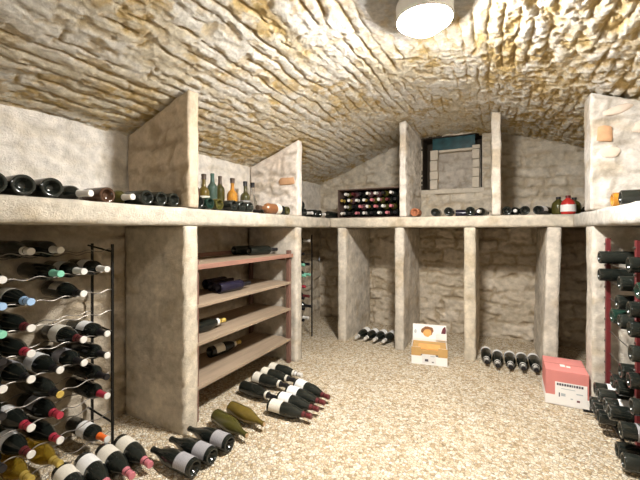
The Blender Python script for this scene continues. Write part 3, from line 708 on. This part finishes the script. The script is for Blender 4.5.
panel((.0, .1415, Hh+.0001), (Wd, .1435, Hh+.0008), 'flap_seam', M['print_brown'], rb, 0)
panel((.09, .09, Hh+.0002), (.118, .135, Hh+.0012), 'lid_emblem', M['print_pale'], rb, 0)
panel((.124, .085, Hh+.0002), (.146, .115, Hh+.0012), 'lid_emblem', M['print_pale'], rb, 0)

# ------------------------------------------------------------ left shelf: bottles lying and standing
ST = SZ1+.003
g = 'bottles on the near bay of the left shelf'
for x, y, gl, lb in ((-1.585, .592, 'dusty', 'dark bottle lying base out on left shelf, nearest the photo edge'), (-1.585, .680, 'dusty', 'large dark bottle base outwards on left shelf, left of two together'), (-1.585, .775, 'dusty', 'large dark bottle base outwards on left shelf, right of two together')):
    bottle((x, y, ST+.042), (-1, .06, 0), lb, g, 'burgundy', gl, 'cap_black')
bottle((-1.93, .885, ST+.0385), (1, .22, 0), 'dark bottle with white cap lying slantwise on left shelf', g, 'bordeaux', 'glass', 'cap_white')
bottle((-1.69, 1.065, ST+.042), (-1, 0, 0), 'brown bottle lying base outwards on left shelf, beside the white-capped bottle', g, 'burgundy', 'brown', 'cap_black')
bottle((-1.93, 1.150, ST+.0385), (1, 0, 0), 'bottle with white cap facing out on left shelf', g, 'bordeaux', 'olive', 'cap_white')
for y, sfx in ((1.222, 'left'), (1.308, 'middle'), (1.390, 'right')):
    bottle((-1.595, y-.01, ST+.0395), (-1, .0, 0), f'dark bottle base outwards beside the near partition, {sfx} of three', g, 'bordeaux', 'dusty', 'cap_black')
g = 'spirit bottles on the second bay of the left shelf'
UPV = (0, 0, 1)
bottle((-1.955, 1.865, ST), UPV, 'brown standing bottle half hidden by the near partition', g, 'spirit', 'brown', 'cap_brown', up=(1, -.6, 0))
bottle((-1.95, 1.955, ST), UPV, 'olive gold standing bottle left of the green one', g, 'spirit', 'olivebright', 'cap_brown', 'label', up=(1, -.6, 0), name='spirit_bottle')
bottle((-1.945, 2.038, ST), UPV, 'tall green standing bottle on left shelf', g, 'bordeaux', 'green', 'cap_teal', up=(1, -.6, 0))
bottle((-1.985, 2.165, ST), UPV, 'slender olive bottle standing between green bottle and amber spirit bottle', g, 'bordeaux', 'olive', 'cap_brown', up=(1, -.6, 0))
bottle((-1.90, 2.215, ST), UPV, 'amber spirit bottle standing on the left shelf', g, 'spirit', 'amber', 'cap_brown', up=(1, -.6, 0), name='spirit_bottle')
bottle((-1.93, 2.415, ST), UPV, 'dark olive standing bottle right of the amber spirit bottle', g, 'spirit', 'olive', 'cap_black', 'label_grey', up=(1, -.6, 0), name='spirit_bottle')
bottle((-1.962, 2.56, ST), UPV, 'clear glass decanter with dark stopper on left shelf', g, 'decanter', 'clear', 'cap_black', name='decanter', cat='decanter')
bottle((-1.59, 1.560, ST+.0385), (-1, .1, 0), 'dark bottle base outwards just past the near partition', g, 'bordeaux', 'dusty', 'cap_black')
bottle((-1.59, 1.650, ST+.0385), (-1, .0, 0), 'green dark bottle base outwards in front of the green standing bottle', g, 'bordeaux', 'deepgreen', 'cap_black')
bottle((-1.60, 1.745, ST+.0385), (-.6, 1, 0) if False else (-1, .02, 0), 'olive bottle base outwards between green and amber standing bottles', g, 'bordeaux', 'olive', 'cap_black')
bottle((-1.59, 1.875, ST+.0385), (-1, .02, 0), 'dark bottle base outwards under the amber spirit bottle, left one', g, 'bordeaux', 'dusty', 'cap_black')
bottle((-1.59, 1.962, ST+.0385), (-1, .02, 0), 'dusty bottle base outwards under the amber spirit bottle, right one', g, 'bordeaux', 'dusty', 'cap_black')
bottle((-1.59, 2.050, ST+.0385), (-1, .02, 0), 'dark bottle base outwards in front of the dark olive standing bottle', g, 'bordeaux', 'dusty', 'cap_black')
bottle((-1.60, 2.435, ST+.042), (0, -1, 0), 'amber bottle with cream label lying lengthwise on left shelf', g, 'spirit', 'amberbrown', 'cap_brown', 'label', roll=-.9, name='spirit_bottle', lz=(.01, .07))
bottle((-1.59, 2.492, ST+.0385), (-1, .0, 0), 'dark bottle base outwards right of the lying amber bottle', g, 'bordeaux', 'glass', 'cap_black')
bottle((-1.60, 2.585, ST+.0385), (-1, .0, 0), 'olive bottle base outwards against the whitewashed partition', g, 'bordeaux', 'olive', 'cap_black')

# ------------------------------------------------------------ back shelf
g = 'bottles in the left corner of the back shelf'
for x, y, z, d, lb, cp in ((-1.60, 2.80, 0, (-1, 0, 0), 'dark bottle base out on the shelf just behind the brick partition', 'cap_black'), (-1.60, 2.89, 0, (-1, 0, 0), 'dark bottle base out, second behind the brick partition', 'cap_black'),
                           (-1.90, 3.03, 0, (1, 0, 0), 'white-capped bottle neck out in the left corner of the shelves', 'cap_white'), (-1.60, 3.12, 0, (-1, 0, 0), 'dark bottle base out, third behind the brick partition', 'cap_black'),
                           (-1.60, 3.215, 0, (-1, 0, 0), 'dark bottle base out, fourth behind the brick partition', 'cap_black'), (-1.58, 3.62, 0, (-.25, -1, 0), 'dark bottle lying slantwise left of the bottle crate', 'cap_white')):
    bottle((x, y, ST+.0385+z), d, lb, g, 'bordeaux', 'glass', cp)
bottle((-1.60, 2.845, ST+.0385+.0640), (-1, 0, 0), 'bottle lying on top of the two behind the brick partition', g, 'bordeaux', 'glass', 'cap_black')
# crate of bottles
cr = empty('bottle_crate', (-1.17, 3.6, ST)); tag(cr, 'dark brown slatted crate full of bottles on the back shelf', 'crate')
RO = Vector((-1.17, 3.6, ST))
cx0, cx1, cy0, cy1, cz0, cz1 = -1.508, -.832, 3.44, 3.76, ST, ST+.302
B().box(rel(cx0, cy1-.012, cz0), rel(cx1, cy1, cz1), .002).obj('back_panel', M['crate'], cr)
for xx in (cx0, cx1-.012): B().box(rel(xx, cy0, cz0), rel(xx+.012, cy1-.0125, cz1), .002).obj('side_panel', M['crate'], cr)
B().box(rel(cx0+.0125, cy0, cz0), rel(cx1-.0125, cy1-.0125, cz0+.008), .001).obj('bottom_panel', M['crate'], cr)
B().box(rel(cx0+.0125, cy0, cz1-.010), rel(cx1-.0125, cy1-.0125, cz1), .001).obj('top_panel', M['crate'], cr)
g = 'bottles in the crate on the back shelf'
crng = random.Random(12)
caps = [['cap_white', 'cap_dred', 'cap_black', 'cap_white', 'cap_white', 'cap_black', 'cap_white'],
        ['cap_gold', 'cap_gold', 'cap_white', 'cap_gold', 'cap_pink', 'cap_pink', 'cap_dred', 'cap_black'],
        ['cap_white', 'cap_black', 'cap_pink', 'cap_gold', 'cap_pink', 'cap_white', 'cap_pink'],
        ['cap_white', 'cap_black', 'cap_pink', 'cap_white', 'cap_black', 'cap_white', 'cap_pink', 'cap_black']]
ROWN = ['top', 'second', 'third', 'bottom']
for r in range(4):
    z = cz0+.009+.0390+(3-r)*.0672; n = len(caps[r])
    for c in range(n):
        x = cx0+.0125+.0395+(c+(.5 if n == 7 else 0))*.0808; cp = caps[r][c]
        bottle((x, cy1-.016-crng.uniform(0, .015), z), (0, -1, 0), f'{CAPWORD[cp]} bottle in the brown crate, {ROWN[r]} row, {ORD[c]} from left', g, 'bordeaux', ['glass', 'rosy', 'olive'][crng.randrange(3)] if r < 3 else 'glass', cp, None, 'cap_white' if cp in ('cap_pink', 'cap_gold') and c % 2 else None)
g = 'things on the back shelf below the walled-up window'
def lay(x, y, lb, gl='dusty', kd='bordeaux', d=(0, 1, 0), cp='cap_black', pp=None, nm='wine_bottle', gg=None, rl=0., lzz=None):
    return bottle((x, y, ST+(.043 if kd != 'bordeaux' else .0390)), d, lb, gg or g, kd, gl, cp, pp, roll=rl, name=nm, lz=lzz)
lay(-.695, 3.42, 'terracotta bottle lying base outwards beside the partition', 'clay', 'burgundy', cp='cap_dred', nm='clay_bottle')
lay(-.505, 3.42, 'dark bottle base outwards below the walled-up window, left of three')
lay(-.385, 3.42, 'dark bottle base outwards below the walled-up window, middle of three', 'dusty', 'burgundy')
lay(-.20, 3.42, 'dark bottle base outwards below the walled-up window, right of three', 'dusty', 'burgundy')
lay(-.36, 3.80, 'navy bottle lying lengthwise behind the dark bottle bases', 'navy', d=(1, .1, 0))
lay(-.095, 3.72, 'dark bottle with white cap lying neck outwards next to the partition', 'glass', d=(-.12, -1, 0), cp='cap_white')
g = 'bottles on the right part of the back shelf'
lay(.092, 3.42, 'dark bottle base outwards right against the back partition', gg=g)
lay(.172, 3.78, 'dark bottle with white cap neck outwards right of the back partition', 'glass', d=(-.05, -1, 0), cp='cap_white', gg=g)
lay(.228, 3.42, 'dark bottle base outwards left of the white-labelled lying bottle', gg=g)
lay(.318, 3.43, 'dark bottle with white label lying slantwise on the back shelf', 'glass', d=(.5, 1, 0), pp='label_white', gg=g, rl=0., lzz=(.03, .11))
bottle((.484, 3.58, ST), UPV, 'squat olive bottle standing left of the red one', g, 'squat', 'olive', 'cap_black', name='squat_bottle')
bottle((.535, 3.47, ST), UPV, 'squat red bottle with pale label on the back shelf', g, 'squat', 'redglass', 'cap_dred', 'label_white', up=(-.3, -1, 0), name='squat_bottle', lz=(.022, .078))
bottle((.615, 3.70, ST), (0, 0, 1), 'squat olive bottle standing behind and right of the red one', g, 'squat', 'olive', 'cap_black', name='squat_bottle')
lay(.688, 3.42, 'dark bottle base outwards half hidden by the right partition', gg=g)

# ------------------------------------------------------------ right shelf
g = 'bottles on the right shelf'
bottle((.600, 2.545, ST+.0435), (1, 0, 0), 'amber bottle lying base outwards on right shelf, next to the partition', g, 'spirit', 'amber', 'cap_dred', name='spirit_bottle')
bottle((.592, 2.365, ST+.0425), (1, -.03, 0), 'dark dusty bottle lying base outwards on right shelf, at the photo edge', g, 'burgundy', 'dusty', 'cap_black')

# ------------------------------------------------------------ small dark rack in the left corner bay
rk2 = empty('metal_wine_rack', (-1.85, 3.1, 0)); tag(rk2, 'dark wire wine rack in the shadowed left corner bay', 'wine rack')
RO = Vector((-1.85, 3.1, 0))
for x, y in ((-1.76, 3.325), (-2.0, 3.325), (-1.76, 2.76), (-2.0, 2.76)):
    B().box(rel(x-.005, y-.006, -.01), rel(x+.005, y+.006, 1.09)).obj('upright', M['black'], rk2)
R2 = [1.03, .90, .79, .68, .57, .46, .35, .24]
for z in R2:
    for x in (-1.76, -2.0):
        B().tube([rel(x, 2.76, z-(.0185 if x > -1.8 else .0425)), rel(x, 3.325, z-(.0185 if x > -1.8 else .0425))], .003, 6).obj('wire', M['wire'], rk2)
g = 'bottles in the corner wire rack'
for i, (r, y, cp) in enumerate(((0, 3.17, 'cap_white'), (1, 3.05, 'cap_black'), (2, 3.06, 'cap_green'), (2, 3.16, 'cap_black'), (3, 3.08, 'cap_green'), (3, 3.18, 'cap_green'), (4, 3.08, 'cap_red'), (5, 3.05, 'cap_black'), (5, 3.16, 'cap_dred'), (6, 3.06, 'cap_black'), (6, 3.20, 'cap_black'), (7, 3.05, 'cap_black'), (7, 3.15, 'cap_white'))):
    side = 'nearer' if y < 3.12 else 'farther'
    bottle((-2.01, y, R2[r]), (1, 0, 0), f'{CAPWORD[cp]} bottle in the corner wire rack, {ORD[r]} row down, {side} column', g, 'bordeaux', 'glass', cp, 'label_grey' if i % 3 == 1 else None, lz=(.1, .16) if i % 3 == 1 else None)

# ------------------------------------------------------------ red rack on the right
rr_ = empty('metal_wine_rack', (.75, 2.2, 0)); tag(rr_, 'red steel and wire wine rack full of dark bottles, right photo edge', 'wine rack')
RO = Vector((.75, 2.2, 0))
for x in (.60, .86):
    for y in (2.675, 2.168, 1.60):
        u = B().box(rel(x, y-.014, -.01), rel(x+.022, y+.014, 1.09), .001).obj('upright', M['red'], rr_)
        if x < .7:
            for k in range(16 if y > 2 else 0): B().tube([rel(x-.006, y, .08+k*.065), rel(x-.0005, y, .08+k*.065)], .006, 8).obj('stud', M['wire'], u)
RR = [(.978, (2.615, 2.105)), (.874, (2.618, 2.235, 1.99)), (.772, (2.275, 2.100)), (.682, (2.365, 2.240, 2.090)), (.575, (2.075,)), (.442, (2.222, 2.100)), (.338, (2.360, 2.275, 2.06)), (.222, (2.520, 2.435, 2.315, 2.235, 2.06)), (.100, (2.615, 2.532, 2.448, 2.11, 2.02))]
for z, _ in RR:
    for x in (.618, .80):
        zo = .0405 if x < .7 else .0405
        B().tube([rel(x, 1.58, z-zo-.003), rel(x, 2.695, z-zo-.003)], .003, 6).obj('wire', M['wire'], rr_)
for k in range(7):
    y = 1.75+k*.15
    B().tube([rel(.868, y, .30), rel(.868, min(y+.35, 2.69), .95)], .003, 6).obj('brace_wire', M['wire'], rr_)
B().tube([rel(.60, 2.69, .035), rel(.60, 1.60, .035)], .008, 8).obj('foot_rail', M['black'], rr_)
B().tube([rel(.49, 2.675, .02), rel(.86, 2.675, .02)], .008, 8).obj('foot', M['black'], rr_)
B().tube([rel(.60, 2.19, .02), rel(.86, 2.19, .02)], .008, 8).obj('foot', M['black'], rr_)
g = 'bottles in the red rack'
rng = random.Random(3)
NTH = ORD
for i, (z, Ys) in enumerate(RR):
    for k, y in enumerate(Ys):
        low = i >= 7
        gl = ['dusty', 'glass', 'glass', 'deepgreen' if i in (1, 3) else 'glass'][(i+k) % 4]
        pp = 'label_white' if (i, k) in ((7, 0), (7, 2), (8, 1)) else ('label_grey' if rng.random() < .3 and i > 1 else None)
        bottle((.555 if not low else .515, y, z), (1, 0, 0), f'dark bottle base outwards in the red rack, {ORD[i]} row down, {NTH[k]} from the pier', g, 'bordeaux', gl, 'cap_black', pp, roll=rng.uniform(.6, 1.4))
